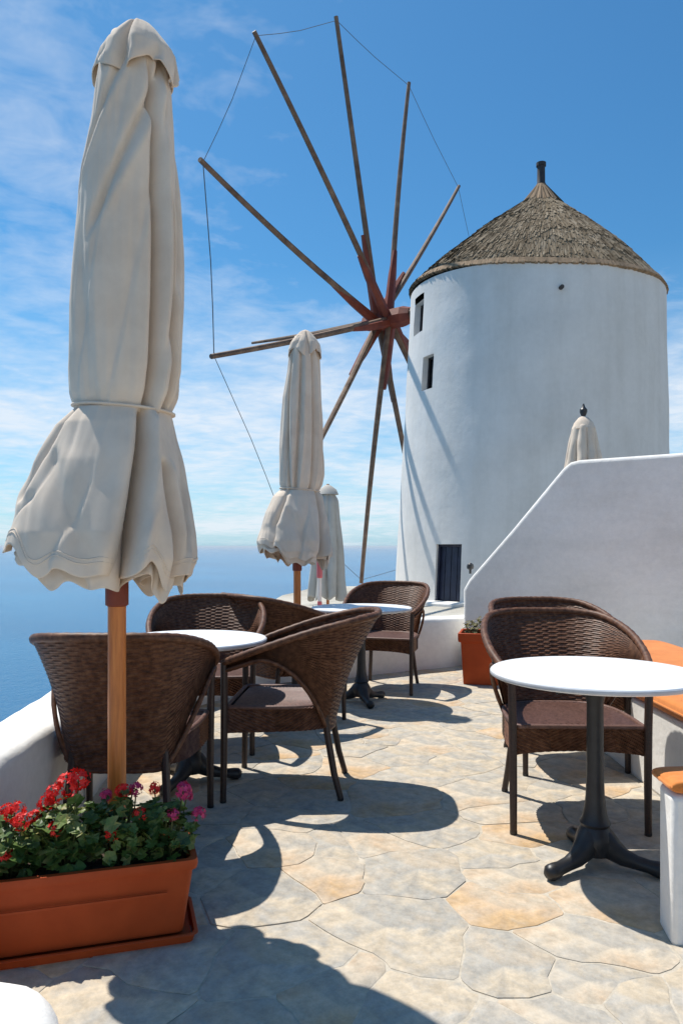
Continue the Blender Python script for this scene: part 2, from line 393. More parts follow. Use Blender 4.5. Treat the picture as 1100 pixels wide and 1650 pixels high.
# bench along the right with cushions
bn = MB(); bn.box((2.02, 4.30, .195), (1.04, 3.1, .41)); 
tag(bn.build('masonry_bench', PLASTER, bevel=.02, segs=3), 'long low white masonry bench along the right edge, carrying the large orange seat cushion', 'bench')
def cushion(cx, cy, sx, sy, z0, th, rz, label):
    def f(u, v):
        x, y = u*2-1, v*2-1
        return x, y
    m = MB(); nu, nv = 30, 40
    def surf(sgn):
        def fn(u, v):
            x, y = math.sin(math.pi/2*(u*2-1)), math.sin(math.pi/2*(v*2-1))
            e = (1-abs(x)**14)*(1-abs(y)**24); e = max(0, e)**.28
            return (x*sx/2*(1-.004*nz(y*4, 1)), y*sy/2, z0+th/2+sgn*(th*.5*e) + .004*nz(x*2, y*4, sgn)*e)
        return fn
    m.grid(surf(1), nu, nv); o2 = MB(); m.grid(lambda u, v: surf(-1)(1-u, v), nu, nv)
    o = m.build('seat_cushion', CUSH, angle=80); o.location = (cx, cy, 0); o.rotation_euler = (0, 0, rz)
    pts = [(math.copysign(1, 1)*0, 0, 0)]
    loop = []
    for k in range(81):
        a = 2*math.pi*k/80; c, s_ = math.cos(a), math.sin(a)
        q = 1/max(abs(c)**18+abs(s_)**18, 1e-6)**(1/18)
        loop.append((c*q*sx/2, s_*q*sy/2, z0+th/2))
    p = MB(); p.tube(loop, .006, 6, cap=False); p.build('piping', CUSH, o)
    return tag(o, label, 'cushion')
cushion(1.93, 4.22, .90, 2.75, .401, .085, 0, 'large orange seat cushion on the long bench behind the near white table')
nb = MB()
nb.add([(.975, 2.20, -.01), (2.5, 2.12, -.01), (2.5, 2.27, -.01), (.995, 2.34, -.01),
        (.975, 2.20, .442), (2.5, 2.12, .442), (2.5, 2.27, .442), (.995, 2.34, .442)],
       [(3,2,1,0), (4,5,6,7), (0,1,5,4), (1,2,6,5), (2,3,7,6), (3,0,4,7)])
tag(nb.build('bench_block', PLASTER, bevel=.018, segs=3), 'white plastered block seat at the right edge beside the foot of the near table', 'bench')
cushion(1.60, 2.245, 1.25, .165, .444, .045, R(-2.8), 'narrow orange pad on the white block at the right edge below the near table')
# low plinth in the bottom left corner
pm = MB(); STP = [(-.52, .7), (-.63, 1.35), (-.715, 1.66), (-.755, 1.74), (-.79, 1.79), (-.83, 1.815), (-.88, 1.825), (-1.12, 1.825), (-1.12, .7)]
rings = []
for z, o_ in ((-.01, .085), (.05, .075), (.09, .05), (.108, .018), (.116, .0)):
    rings += [(x+(o_ if x > -1.1 else 0), y+(o_*.6 if y > 1.6 else 0), z) for x, y in STP]
kq = len(STP)
pm.add(rings, [(a*kq+b, a*kq+(b+1) % kq, (a+1)*kq+(b+1) % kq, (a+1)*kq+b) for a in range(4) for b in range(kq)] + [tuple(4*kq+b for b in range(kq))])
tag(pm.build('low_step', PLASTER, angle=60), 'low white step in the bottom left corner in front of the flower box', 'step')

# ------------------------------------------------------------------ windmill
def windmill():
    root = thing('windmill', 'white round windmill with thatched conical roof and bare wooden sail poles', 'windmill', (5.24, 21, -.27))
    off = Vector((5.24, 21, -.27))
    def cR(z):                       # centre x and radius at world height z
        t = z/7.85; return 5.24+.16*t, 3.72-.28*t
    def hit(px, py):                 # where on the wall a line of sight meets it
        dx, dz = (px-550)/1200, (880-py)/1200
        lo = 14.
        while lo < 22:
            X, Y, Z = dx*lo, lo, 1.18+dz*lo; c, r = cR(Z)
            if (X-c)**2+(Y-21)**2 < r*r: break
            lo += .002
        return math.atan2(Y-21, X-c), Z
    ops = []
    for (x0, y0, x1, y1, nm) in ((667.5, 487, 681, 536, 'window'), (680, 573, 697, 627, 'window'), (701, 877, 742, 970, 'door')):
        a0, _ = hit(x0, (y0+y1)/2); a1, _ = hit(x1, (y0+y1)/2)
        z1 = hit((x0+x1)/2, y0)[1]; z0 = hit((x0+x1)/2, y1)[1]
        if a0 < 0: a0 += 2*math.pi
        if a1 < 0: a1 += 2*math.pi
        ops.append((min(a0, a1), max(a0, a1), z0, z1, nm)); print(nm, a0, a1, z0, z1)
    na = 120; A = [2*math.pi*i/na for i in range(na)]
    for a0, a1, *_ in ops: A = [a for a in A if min(abs(a-a0), abs(a-a1)) > .015] + [a0, a1]
    A = sorted(A); Z = [-.30 + 8.2*i/60 for i in range(61)]
    for *_, z0, z1, _n in ops: Z = [z for z in Z if min(abs(z-z0), abs(z-z1)) > .05] + [z0, z1]
    Z = sorted(Z)
    def P(a, z, ins=0):
        c, r = cR(z); r = r - ins
        if not ins: r += .022*nz(math.cos(a)*2.2, math.sin(a)*2.2, z*.7)+.008*nz(math.cos(a)*8, math.sin(a)*8, z*2.4)
        return Vector((c+r*math.cos(a), 21+r*math.sin(a), z)) - off
    m = MB(); n = len(A); m.v = [tuple(P(a, z)+Vector((0, 0, .34*max(0, -math.cos(a))**1.5*sstep(7.6, 7.9, z)))) for z in Z for a in A]
    for j in range(len(Z)-1):
        for i in range(n):
            i2 = (i+1) % n; am = (A[i]+(A[i2] if i2 else 2*math.pi))/2; zm = (Z[j]+Z[j+1])/2
            if any(a0 < am < a1 and z0 < zm < z1 for a0, a1, z0, z1, _ in ops): continue
            m.f.append((j*n+i, j*n+i2, (j+1)*n+i2, (j+1)*n+i))
    for a0, a1, z0, z1, _ in ops:     # reveals
        for pa, pb in (((a0, z0), (a0, z1)), ((a0, z1), (a1, z1)), ((a1, z1), (a1, z0)), ((a1, z0), (a0, z0))):
            m.add([P(*pa), P(*pb), P(*pb, .45), P(*pa, .45)], [(0, 1, 2, 3)])
    m.build('tower_wall', MILLW, root, angle=50)
    for a0, a1, z0, z1, nm in ops:
        q = MB(); dep = .14 if nm == 'door' else .22
        if nm == 'window':
            q.add([P(a0-.01, z0-.02, dep), P(a1+.01, z0-.02, dep), P(a1+.01, z1+.02, dep), P(a0-.01, z1+.02, dep)], [(0, 1, 2, 3)])
            w_ = q.build('window', VOID, root)
            fr = MB(); am = (a0+a1)/2
            for pa, pb in (((a0+.004, z0), (a0+.004, z1)), ((a1-.004, z0), (a1-.004, z1)), ((a0, z0+.03), (a1, z0+.03)), ((a0, z1-.03), (a1, z1-.03)), ((am, z0), (am, z1))):
                fr.tube([P(*pa, dep-.03), P(*pb, dep-.03)], .03, 4)
            fr.build('frame', DARKW, w_, smooth=False)
        else:
            bk = MB(); bk.add([P(a0-.02, z0-.05, dep+.06), P(a1+.02, z0-.05, dep+.06), P(a1+.02, z1+.05, dep+.06), P(a0-.02, z1+.05, dep+.06)], [(0, 1, 2, 3)])
            d_ = bk.build('door', DARKW, root)
            for k in range(4):
                b0 = a0+(a1-a0)*(k+.05)/4; b1 = a0+(a1-a0)*(k+.95)/4; b = MB()
                vs = [P(b0, z0+.02, dep), P(b1, z0+.02, dep), P(b1, z1-.04, dep), P(b0, z1-.04, dep), P(b0, z0+.02, dep+.04), P(b1, z0+.02, dep+.04), P(b1, z1-.04, dep+.04), P(b0, z1-.04, dep+.04)]
                b.add(vs, [(0,1,2,3), (7,6,5,4), (0,4,5,1), (1,5,6,2), (2,6,7,3), (3,7,4,0)]); b.build('board', DOORM, d_, smooth=False)
            fr = MB()
            for pa, pb in (((a0+.006, z0), (a0+.006, z1)), ((a1-.006, z0), (a1-.006, z1)), ((a0, z1-.03), (a1, z1-.03))):
                fr.tube([P(*pa, dep-.05), P(*pb, dep-.05)], .035, 4)
            fr.build('frame', DOORM, d_, smooth=False)
            st = MB(); am = (a0+a1)/2; c = P(am, z0, -.22)
            st.box((c.x, c.y, z0+.27-.07), (1.25, .7, .16), am+math.pi/2); st.build('door_step', PLASTER, root, bevel=.03)
    c = P(hit(903, 463)[0], hit(903, 463)[1], -.06); q = MB(); q.tube([c+Vector((0, .2, 0)), c-Vector((0, .06, .02))], .05, 10)
    q.build('vent_pipe', DARKW, root)
    # roof
    ap = Vector((5.62, 21, 11.18)); ez = 8.02; ER = 3.45; ecx = 5.42
    def RP(a, t, lift=0):             # t: 0 eave, 1 apex
        ra = ER*(1-t)**1.02+.10*t; sag = .17*math.sin(math.pi*min(1, t*1.15))
        cx = ecx+(ap.x-ecx)*t
        r = ra+sag+lift*.66+.05*nz(math.cos(a)*1.5, math.sin(a)*1.5, t*4)
        return Vector((cx+r*math.cos(a), 21+r*math.sin(a), ez+(ap.z-ez)*t+(.16*math.sin(a)+.42*max(0, -math.cos(a))**1.5)*(1-t)+lift*.7+.03*nz(a*3, t*9))) - off
    rb = MB(); rb.grid(lambda u, v: RP(2*math.pi*u, v), 90, 24, True)
    roof = rb.build('roof', THATCHD, root, angle=60)
    th = MB(); rr = random.Random(3); rows = 38
    for j in range(rows):
        t0 = j/rows; cnt = int(1000*(1-t0)+60)
        for k in range(cnt):
            a = 2*math.pi*(k+rr.random())/cnt; t = t0 + rr.uniform(-.022, .022)
            t1 = min(.995, t+.10+rr.uniform(0, .05)); wd = .011+rr.random()*.013; da = wd/max(.3, ER*(1-t)+.1)
            tw = rr.uniform(-.02, .02); lf = .012+rr.random()*.028
            t = max(-.006, t)
            p0, p1 = RP(a-da, t, lf), RP(a+da, t, lf+rr.uniform(-.03, .02)); p2, p3 = RP(a+tw+da*.6, t1, .012), RP(a+tw-da*.6, t1, .012)
            e0, e1 = RP(a-da, t, 0.), RP(a+da, t, 0.)
            th.add([p0, p1, p2, p3, e0, e1], [(0, 1, 2, 3), (4, 5, 1, 0)])
    tag(th.build('thatch', THATCH, roof, smooth=False), kind='stuff')
    ev = MB(); cnt = 420
    for k in range(cnt):
        a = 2*math.pi*(k+rr.random()*.7)/cnt; da = .011
        e_ = -.001-rr.random()*.009; p = [RP(a-da, e_, .03), RP(a+da, e_-.004, .03), RP(a+da, .03, .05), RP(a-da, .03, .05), RP(a-da, e_+.01, -.07), RP(a+da, e_+.01, -.07)]
        ev.add(p, [(0, 1, 2, 3), (4, 5, 1, 0)])
    tag(ev.build('eave_reeds', EAVE, roof, smooth=False), kind='stuff')
    cap = MB(); cap.lathe([(.50, -.36), (.42, -.20), (.26, .02), (.13, .16), (.10, .2)], 20); o = cap.build('roof_cap', THATCHD, roof); o.location = ap-off
    cp = MB(); rr2 = random.Random(5)
    for k in range(90):
        a = 2*math.pi*k/90; d = Vector((math.cos(a), math.sin(a), 0)); s = Vector((-d.y, d.x, 0))*.03
        cp.add([d*.12-s*.5+Vector((0, 0, .2)), d*.12+s*.5+Vector((0, 0, .2)), d*(.58+rr2.random()*.08)+s+Vector((0, 0, -.46)), d*(.58+rr2.random()*.08)-s+Vector((0, 0, -.46))], [(0, 1, 2, 3)])
    o = cp.build('cap_reeds', EAVE, roof, smooth=False); o.location = ap-off; tag(o, kind='stuff')
    fi = MB(); fi.lathe([(.24, -.1), (.17, .1), (.115, .24), (.11, .70), (.14, .71), (.14, .80), (.05, .84)], 12); o = fi.build('finial', DARKW, roof); o.location = ap-off
    # wheel
    n = Vector((-.8326, .5539, 0)); u = Vector((-n.y, n.x, 0)); v = Vector((0, 0, 1)); H = Vector((1.42, 23.62, 8.36)) - off
    u = Vector((0, 0, 1)).cross(n).normalized(); v = n.cross(u)
    RR, ph = 8.43, 5.9385
    ax = MB(); ax.tube([H-n*4.2, H-n*.5], [.21, .21], 10); ax.build('axle', SPAR, root)
    hb = MB(); hb.tube([H-n*.9, H-n*.6, H+n*.45, H+n*.8], [.24, .33, .31, .22], 8); 
    hub = hb.build('hub', HUBM, root, smooth=False)
    bs = MB(); bs.tube([H+n*.6, H+n*2.8, H+n*5.55+Vector((0, 0, .1))], [.12, .085, .045], 8); bs.build('bowsprit', SPAR, root)
    tips = []
    for k in range(12):
        t = ph+k*math.pi/6; rad = (math.cos(t)*u+math.sin(t)*v)*(1 if RR > 0 else -1); L = abs(RR)
        o_ = n*(.28 if k % 2 else -.12)
        bow = n*(.10*math.sin(k*2.1)) + Vector((0, 0, -.10*(1-abs(rad.z))))
        pts = [H+o_+rad*(.15+(L-.15)*q) + bow*(q*(1-q)*3) - o_*q for q in [i/10 for i in range(11)]]
        m = MB(); m.tube(pts, [.100-.040*i/10 for i in range(11)], 8); s = m.build('spar', SPAR, root)
        b = MB(); side = rad.cross(n).normalized()*.09
        b.tube([H+o_+rad*.2+side, H+o_+rad*(1.3+.15*(k % 3))+side, H+o_+rad*(2.3+.3*(k % 2))+side*.7], [.16, .13, .07], 6); b.build('brace', HUBM, s)
        tips.append(pts[-1])
    for k in range(12):
        a, b = tips[k], tips[(k+1) % 12]; m = MB()
        a, b = a-(a-H)*.012, b-(b-H)*.012
        m.tube([a, (a*.75+b*.25)-(a-H).normalized()*.05, (a+b)/2-((a+b)/2-H).normalized()*.07, b], .0125 if k == 0 else .0085, 5); m.build('cable', ROPE, root)
    return root
windmill()

# ------------------------------------------------------------------ chairs
def half(pts, s):
    p = crom(pts, abs(s)); return Vector((math.copysign(p.x, s) if s else 0, p.y, p.z))
RIM = [(0, .445, .850), (.15, .428, .848), (.272, .335, .833), (.328, .14, .785), (.332, -.05, .722), (.305, -.195, .668), (.280, -.262, .640)]
BAS = [(0, .225, .315), (.10, .222, .315), (.19, .185, .315), (.245, .10, .315), (.268, -.02, .315), (.275, -.14, .315), (.272, -.25, .315)]
def wrap_noise(x): return 0
def make_chair(label):
    t = thing('wicker_armchair', label, 'chair', group='dark wicker armchairs on the terrace')
    def tl(s):
        a = abs(s)
        return 1 if a < .26 else 1-.90*sstep(.26, .74, a)
    NU, NV = 120, 108
    def pt(u, v, side):
        s = u*2-1; a, b = half(RIM, s), half(BAS, s); q = v*tl(s)
        p = a.lerp(b, q); nrm = Vector((p.x, p.y+.06, 0)).normalized()
        p = p - nrm*.028*math.sin(math.pi*min(1, q))     # slight hollow of the flaring side
        i, j = round(u*NU), round(v*NV)
        wv = .0011*(1 if (i//3+j//2) % 2 else -1) - (.0026 if j % 2 else 0)
        return p + nrm*(wv+side*.006)
    m = MB(); m.grid(lambda u, v: pt(u, v, 1), NU, NV); m.grid(lambda u, v: pt(1-u, v, -1), NU, NV)
    m.build('backrest', WICKER, t, smooth=False)
    def strand(fn, rad, nseg, nn=8):
        q = MB(); q.tube([fn(i/nseg) for i in range(nseg+1)], [rad*(1+.10*(i % 2)) for i in range(nseg+1)], nn); return q
    strand(lambda x: half(RIM, x*2-1)+Vector((0, 0, .006)), .0165, 90).build('rim', WICKER, t, angle=80)
    strand(lambda x: half(RIM, x*2-1).lerp(half(BAS, x*2-1), tl(x*2-1)), .010, 70, 6).build('lower_rim', WICKER, t, angle=80)
    # seat: woven slab with arched aprons
    so_ = [(-.262, -.255), (.262, -.255), (.262, -.05), (.235, .12), (.15, .205), (0, .222), (-.15, .205), (-.235, .12), (-.262, -.05)]
    def outl(u):
        p = crom([(x, y, 0) for x, y in so_[1:]] + [(so_[0][0], so_[0][1], 0)], u/.74) if u < .74 else Vector((-.262+.524*(u-.74)/.26, -.255, 0))
        return p
    st = MB()
    def top(u, v):
        x = -.258+.516*u; yb = -.262+.0
        yf = -.26; ymax = .22-.30*max(0, abs(x)-.10)**1.3*3.0
        y = yf+(ymax-yf)*v; i, j = round(u*44), round(v*44)
        return (x, y, .438+.006*math.sin(math.pi*u)+.0022*(1 if (i+j) % 2 else -1)-.02*(abs(v-.02) < .03))
    st.grid(top, 44, 44); st.build('seat', SEATM, t, smooth=False)
    ap = MB(); NA = 130
    def apr(u, v, sgn):
        p = outl(u); fr = 0
        if u > .74: f = (u-.74)/.26; arch = math.sin(math.pi*f)**.6*.022
        else: arch = .012*math.sin(math.pi*min(1, u/.35)) if u < .35 else (.012*math.sin(math.pi*min(1, (u-.39)/.35)) if u > .39 else 0)
        z0 = .318+arch; z = .434+(z0-.434)*v; i, j = round(u*NA), round(v*14)
        nrm = Vector((p.x, p.y, 0)).normalized()
        return p+nrm*(.0035*(1 if (i+j) % 2 else -1)+sgn*.005)+Vector((0, 0, z))
    ap.grid(lambda u, v: apr(u, v, 1), NA, 14, False); ap.grid(lambda u, v: apr(1-u, v, -1), NA, 14, False)
    ap.build('apron', WICKER, t, smooth=False)
    eg = MB(); eg.tube([outl(i/60)+Vector((0, 0, .438)) for i in range(61)], .011, 6); eg.build('seat_edge', SEATM, t, angle=80)
    for s in (-1, 1):
        m = MB(); m.tube([(s*.279, -.262, .645), (s*.274, -.262, .44), (s*.272, -.264, .2), (s*.272, -.268, .012)], [.0165, .017, .016, .0145], 10)
        l = m.build('leg', LEGM, t); f = MB(); f.lathe([(.0135, 0), (.0155, .003), (.0155, .014)], 10, (s*.272, -.268, 0)); f.build('foot', IRON, l)
        m = MB(); m.tube([(s*.175, .19, .44), (s*.183, .205, .30), (s*.198, .238, .12), (s*.210, .268, .012)], [.017, .0165, .016, .0145], 10)
        l = m.build('leg', LEGM, t); f = MB(); f.lathe([(.0135, 0), (.0155, .003), (.0155, .014)], 10, (s*.210, .268, 0)); f.build('foot', IRON, l)
    return t
chair = make_chair('dark wicker armchair behind the near right table, facing the camera')
chair.location = (.985, 3.31, 0); chair.rotation_euler = (0, 0, R(-2))
def face(dx, dy): return math.atan2(dx, -dy)      # local -Y is the front
for (x, y, rz, lb) in [
    (-.862, 3.09, face(.0, 1), 'dark wicker armchair with its back to the camera, standing behind the big umbrella pole'),
    (-.262, 3.68, face(-1, .05), 'dark wicker armchair seen from its side, at the right of the left table'),
    (-.80, 4.44, face(.10, -1), 'dark wicker armchair on the far side of the left table, its back to the sea'),
    (-.36, 5.12, face(.80, .60), 'dark wicker armchair turned away, at the left of the farthest table'),
    (.37, 6.22, face(-.30, -.95), 'dark wicker armchair behind the farthest table, nearest the windmill'),
    (1.195, 4.12, face(.08, -1), 'dark wicker armchair directly behind the right front armchair, near the terracotta pot')]:
    dup(chair, (x, y, 0), rz, lb)

# ------------------------------------------------------------------ tables
def make_table(label):
    t = thing('round_cafe_table', label, 'table', group='round white café tables')
    m = MB(); m.lathe([(.360, .696), (.374, .699), (.378, .706), (.378, .713), (.374, .719), (.364, .720)], 72); top = m.build('tabletop', TOPM, t, angle=50)
    e = MB(); e.lathe([(.3792, .702), (.3805, .7045), (.3805, .7125), (.3792, .715)], 72); e.build('edge_band', EDGEM, top)
    m = MB(); m.lathe([(.060, .05), (.072, .10), (.064, .125), (.050, .15), (.056, .162), (.046, .18), (.038, .22), (.034, .26), (.031, .34), (.030, .60), (.040, .64), (.040, .665), (.070, .68), (.070, .694)], 20); m.build('column', IRON, t)
    for k in range(4):
        a = math.pi/2*k+math.pi/4; m = MB(); c, s = math.cos(a), math.sin(a)
        m.tube([(c*.03, s*.03, .684), (c*.30, s*.30, .686)], .011, 6, flat=.6); m.build('top_arm', IRON, t)
    for k in range(3):
        a = math.pi/2+k*2*math.pi/3; c, s = math.cos(a), math.sin(a); m = MB()
        pr = [(.0, .120, .050), (.030, .100, .050), (.062, .072, .042), (.10, .050, .032), (.145, .040, .025), (.185, .034, .024), (.212, .030, .029), (.236, .028, .029), (.252, .024, .016)]
        m.tube([(c*r, s*r, z) for r, z, _ in pr], [q for *_, q in pr], 12); m.build('leg', IRON, t, angle=70)
    return t
tab = make_table('white round table nearest the camera at the right, on a black pedestal')
tab.location = (.935, 2.75, 0); tab.rotation_euler = (0, 0, R(2))
dup(tab, (-.755, 3.73, 0), R(40), 'white round table at the left between three dark armchairs')
dup(tab, (.15, 5.62, 0), R(75), 'small looking white round table farthest from the camera, by the back parapet')

# ------------------------------------------------------------------ umbrellas
def interp(tb, y):
    for i in range(len(tb)-1):
        if tb[i][0] <= y <= tb[i+1][0]:
            f = (y-tb[i][0])/(tb[i+1][0]-tb[i][0]); return [a+(b-a)*f for a, b in zip(tb[i][1:], tb[i+1][1:])]
    return tb[0][1:] if y < tb[0][0] else tb[-1][1:]
K = 2.48/1200
# heights are counted downwards from the horizon line in the same units as the half widths (left, right of the pole)
BODY = [(60, 0, 45), (80, 6, 62), (110, 24, 78), (150, 31, 88), (200, 37, 93), (300, 57, 102), (400, 66, 107), (500, 74, 109), (600, 75, 108), (640, 73, 100), (662, 66, 88), (672, 64, 84)]
SKIRT = [(664, 66, 86), (690, 92, 92), (750, 124, 106), (800, 144, 118), (860, 168, 131), (900, 170, 136), (940, 152, 126)]
def cloth(tb, y0, y1, seed, lobes, amp, pw, twist, hemf, crease, depth, nu=260, nv=90, fwd=0, flat=0, m=None, line=None):
    def fn(u, v):
        a = 2*math.pi*u; y = y0+(y1-y0)*v
        hem = hemf(a)*sstep(.35, 1, v); yy = y+hem
        l, r = interp(tb, yy if yy < tb[-1][0] else tb[-1][0]); l, r = l*K, r*K
        k = (1+math.cos(a))/2; base = l+(r-l)*k; cx = 0
        ph = lobes/2*(a+twist*(v-.5)+.18*nz(seed, v*2.2, 3)+.22*nz(seed+9, a/1.3, v*1.2))
        fp = (ph/math.pi) % 1.0; am = amp(v)*(1-flat*(.5+.5*math.sin(-a)))
        fold = 1-(fp/.88)**1.5*.95 if fp < .88 else .05+.95*sstep(.88, 1, fp)
        fold = fold*.72+.28*abs(math.sin(ph))**pw
        irr = .5+.9*(nz(seed+math.floor(ph/math.pi) % lobes*3.7, 2.2, 1)*.5+.5)
        rr = base*(1-am*irr*(1-fold)) * (1+.03*nz(math.cos(a)*1.7+seed, math.sin(a)*1.7, v*4)+.018*nz(math.cos(a)*9, math.sin(a)*9+v*2, v*3+seed))
        for (c0, dr, cd, cw, v0, v1) in crease:
            d = (a-(R(c0)+dr*(v-.5))+math.pi) % (2*math.pi)-math.pi
            g_ = sstep(v0-.06, v0+.05, v)*(1-sstep(v1-.08, v1+.05, v))
            rr *= 1+g_*(-cd*math.exp(-(d/cw)**2)+.35*cd*math.exp(-((d-2.1*cw)/(1.3*cw))**2)+.12*cd*math.exp(-((d+2.3*cw)/(2*cw))**2))
        dy = depth if math.sin(a) < 0 else depth
        return (cx+rr*math.cos(a), rr*math.sin(a)*dy-fwd*v, 1.18+(880-yy)*K)
    if line is not None:
        q = MB(); pts = [Vector(fn(i/160, line)) for i in range(161)]
        q.tube([p+Vector((p.x, p.y, 0)).normalized()*.0016 for p in pts], .0021, 5, cap=False); return q
    m = MB(); m.grid(fn, nu, nv, True); return m
def umbrella(label, seed, loc, rz, scale=1, hero=True, sx=1):
    t = thing('closed_parasol', label, 'umbrella', loc, rz, group='closed canvas parasols')
    m = MB(); m.tube([(0, 0, .0), (0, 0, 1.6), (.05, 0, 2.85)], .0295, 20); m.build('pole', POLE, t)
    sl_ = MB(); sl_.lathe([(.030, .98), (.0375, .985), (.0375, 1.085), (.030, 1.09)], 20); sl_.build('skirt_shade_collar', HUBM, t)  # dark red sleeve: its colour stands in for the skirt's shadow on the pole
    b = MB(); b.lathe([(.20, 0), (.21, .012), (.21, .045), (.19, .055), (.055, .06), (.045, .07), (.042, .30), (.034, .305)], 32); b.build('base', IRON, t)
    tw = 1.35 if hero else .4
    body = cloth(BODY, 62, 672, seed, 8, lambda v: .13+.10*sstep(0, .4, v)+.08*(1-sstep(.0, .12, v)), .75, tw, lambda a: 0,
                 [(-171, -4.5, .16, .10, .05, .42), (-98, -3.4, .17, .09, .04, .55), (-39, -.17, .34, .075, .12, 1.1), (-24, .1, .22, .05, .45, 1.1), (-128, .9, .07, .16, .5, 1.1), (60, .3, .3, .12, 0, 1.1), (140, 0, .25, .1, 0, 1.1)] if hero else
                 [(-100, -.5, .22, .09, 0, 1.1), (-60, -.3, .25, .08, 0, 1.1), (-140, .3, .2, .1, 0, 1.1), (-20, .2, .2, .1, 0, 1.1), (90, 0, .3, .1, 0, 1.1)], .80, flat=.72 if hero else .25)
    can = body.build('canopy', CANVAS, t, angle=80, solid=.0025)
    def hemf(a):      # higher on the left, uneven tips
        return -62*max(0, -math.cos(a))**5 - 9*math.cos(a*8+seed) + 8*math.cos(a*13+2*seed) + 28*nz(seed, math.cos(a)*2, math.sin(a)*2)
    ska = (SKIRT, 664, 925, seed+5, 8, lambda v: .06+.24*sstep(0, .7, v), .62, .5, hemf,
               [(-60, -.42, .52, .085, .04, 1.1), (-33, .15, .20, .07, .35, 1.1), (-150, -.5, .12, .10, .0, .6), (-115, 1.1, .07, .13, .3, 1.1), (60, .2, .35, .2, 0, 1.1), (130, 0, .3, .15, 0, 1.1)], .82)
    sk = cloth(*ska, fwd=.05, flat=.80 if hero else .4)
    sk.build('gathered_skirt', CANVAS, can, angle=80, solid=.003)
    for q in (.90, .925): cloth(*ska, fwd=.05, flat=.80 if hero else .4, line=q).build('hem_seam', CANVAS, can, angle=80)
    # hem flounce just inside the skirt
    vl = cloth([(y, l*.93-4, r*.93-4) for y, l, r in SKIRT], 840, 944, seed+6, 8, lambda v: .34, .62, .05, hemf, [(-66, 0, .5, .11, 0, 1.1)], .80, nv=24, fwd=.05, flat=.5)
    vl.build('hem', CANVAS, can, angle=80, solid=.003)
    # vent cap at the top
    CAP = [(36, 2, 2), (38, 8, 8), (45, 22, 20), (58, 34, 32), (75, 50, 46), (92, 62, 58), (120, 74, 66), (150, 76, 70)]
    cp = cloth(CAP, 36, 118, seed+2, 8, lambda v: .02+.30*sstep(.35, 1, v), .6, .1, lambda a: 30*(.5+.5*math.cos(a*4+1.2))+12*nz(seed, a*1.5), [(-100, 0, .25, .12, 0, 1.1)], .85, nv=30)
    o = cp.build('vent_cap', CANVAS, t, angle=80, solid=.003); o.location = (.072, 0, 0)
    # tie strap and buckle
    sp = MB(); pts = []
    for i in range(61):
        a = 2*math.pi*i/60; l, r = interp(BODY, 662); k = (1+math.cos(a))/2; q = (l+(r-l)*k)*K*1.005
        pts.append((q*math.cos(a), q*math.sin(a)*.80, 1.18+(880-662)*K - .012*math.cos(a*1.0)))
    sp.tube(pts, .0055, 6, cap=False, flat=1.9); sp.build('strap', CANVAS, t, angle=80)
    return t
umbrella('large closed cream parasol on an orange wooden pole, nearest the camera at the left', 1.3, (-.745, 2.475, 0), 0)
u2 = umbrella('closed cream parasol in the middle distance, standing between the tables and the windmill sails', 8.1, (-.355, 5.98, 0), R(25), hero=False)
# two small, more distant parasols
def small_umbrella(label, loc, H, wtop, wbot, drop, material, seed, rz=0):
    t = thing('closed_parasol', label, 'umbrella', loc, rz, group='closed canvas parasols')
    m = MB(); m.tube([(0, 0, 0), (0, 0, H)], .024, 12); m.build('pole', POLE, t)
    b = MB(); b.lathe([(.20, 0), (.20, .05), (.04, .06), (.04, .2)], 20); b.build('base', IRON, t)
    def fn(u, v):
        a = 2*math.pi*u; z = H-.06-(H-.06-drop)*v; w_ = wtop*min(1, v*9)**.6+(wbot-wtop)*v**.85
        f = abs(math.sin(4*a+.4*v+.6*nz(seed, a, v*2)))**.6; r = w_*(1-(.12+.33*v)*(1-f))*(1+.08*nz(a*1.5, v*4, seed))
        return (r*math.cos(a), r*math.sin(a), z-(.10*nz(seed, a*1.4, 7)+.03*math.cos(8*a))*v*v)
    m = MB(); m.grid(fn, 96, 40, True); m.build('canopy', material, t, angle=80, solid=.004)
    c = MB(); c.lathe([(.15*wtop/.12, H-.17), (.12*wtop/.12, H-.09), (.06, H-.03), (.02, H-.01)], 20); c.build('vent_cap', material, t)
    if material is CANVAS2: return t
    f = MB(); f.lathe([(.015, H-.03), (.03, H), (.045, H+.04), (.045, H+.07), (.02, H+.10), (.008, H+.14)], 12); f.build('finial', IRON, t)
    return t
small_umbrella('grey, loosely hanging closed parasol half hidden behind the middle parasol', (-.22, 12., -.27), 2.45, .14, .33, .62, CANVAS2, 3)
small_umbrella('small closed beige parasol behind the top of the diagonal white wall', (2.92, 9.0, -.27), 3.03, .11, .25, 2.26, CANVAS, 6)
# thin coral and cream pole beside the middle parasol
tp = thing('thin_post', 'thin cream post with a coral red top just right of the middle parasol pole', 'post', (-.225, 7.7, -.27))
m = MB(); m.lathe([(.035, 0), (.035, .02), (.021, .03), (.021, 1.12)], 14); m.build('shaft', PIPEW, tp)
m = MB(); m.lathe([(.024, 1.12), (.030, 1.125), (.030, 1.36), (.036, 1.365), (.036, 1.40), (.02, 1.41)], 14); m.build('top_sleeve', PIPE, tp)
m = MB(); m.lathe([(.0215, .84), (.024, .845), (.024, .875), (.0215, .88)], 14); m.build('band', PIPE, tp)
m = MB(); m.lathe([(.0215, .70), (.024, .705), (.024, .73), (.0215, .735)], 14); m.build('band', PIPE, tp)
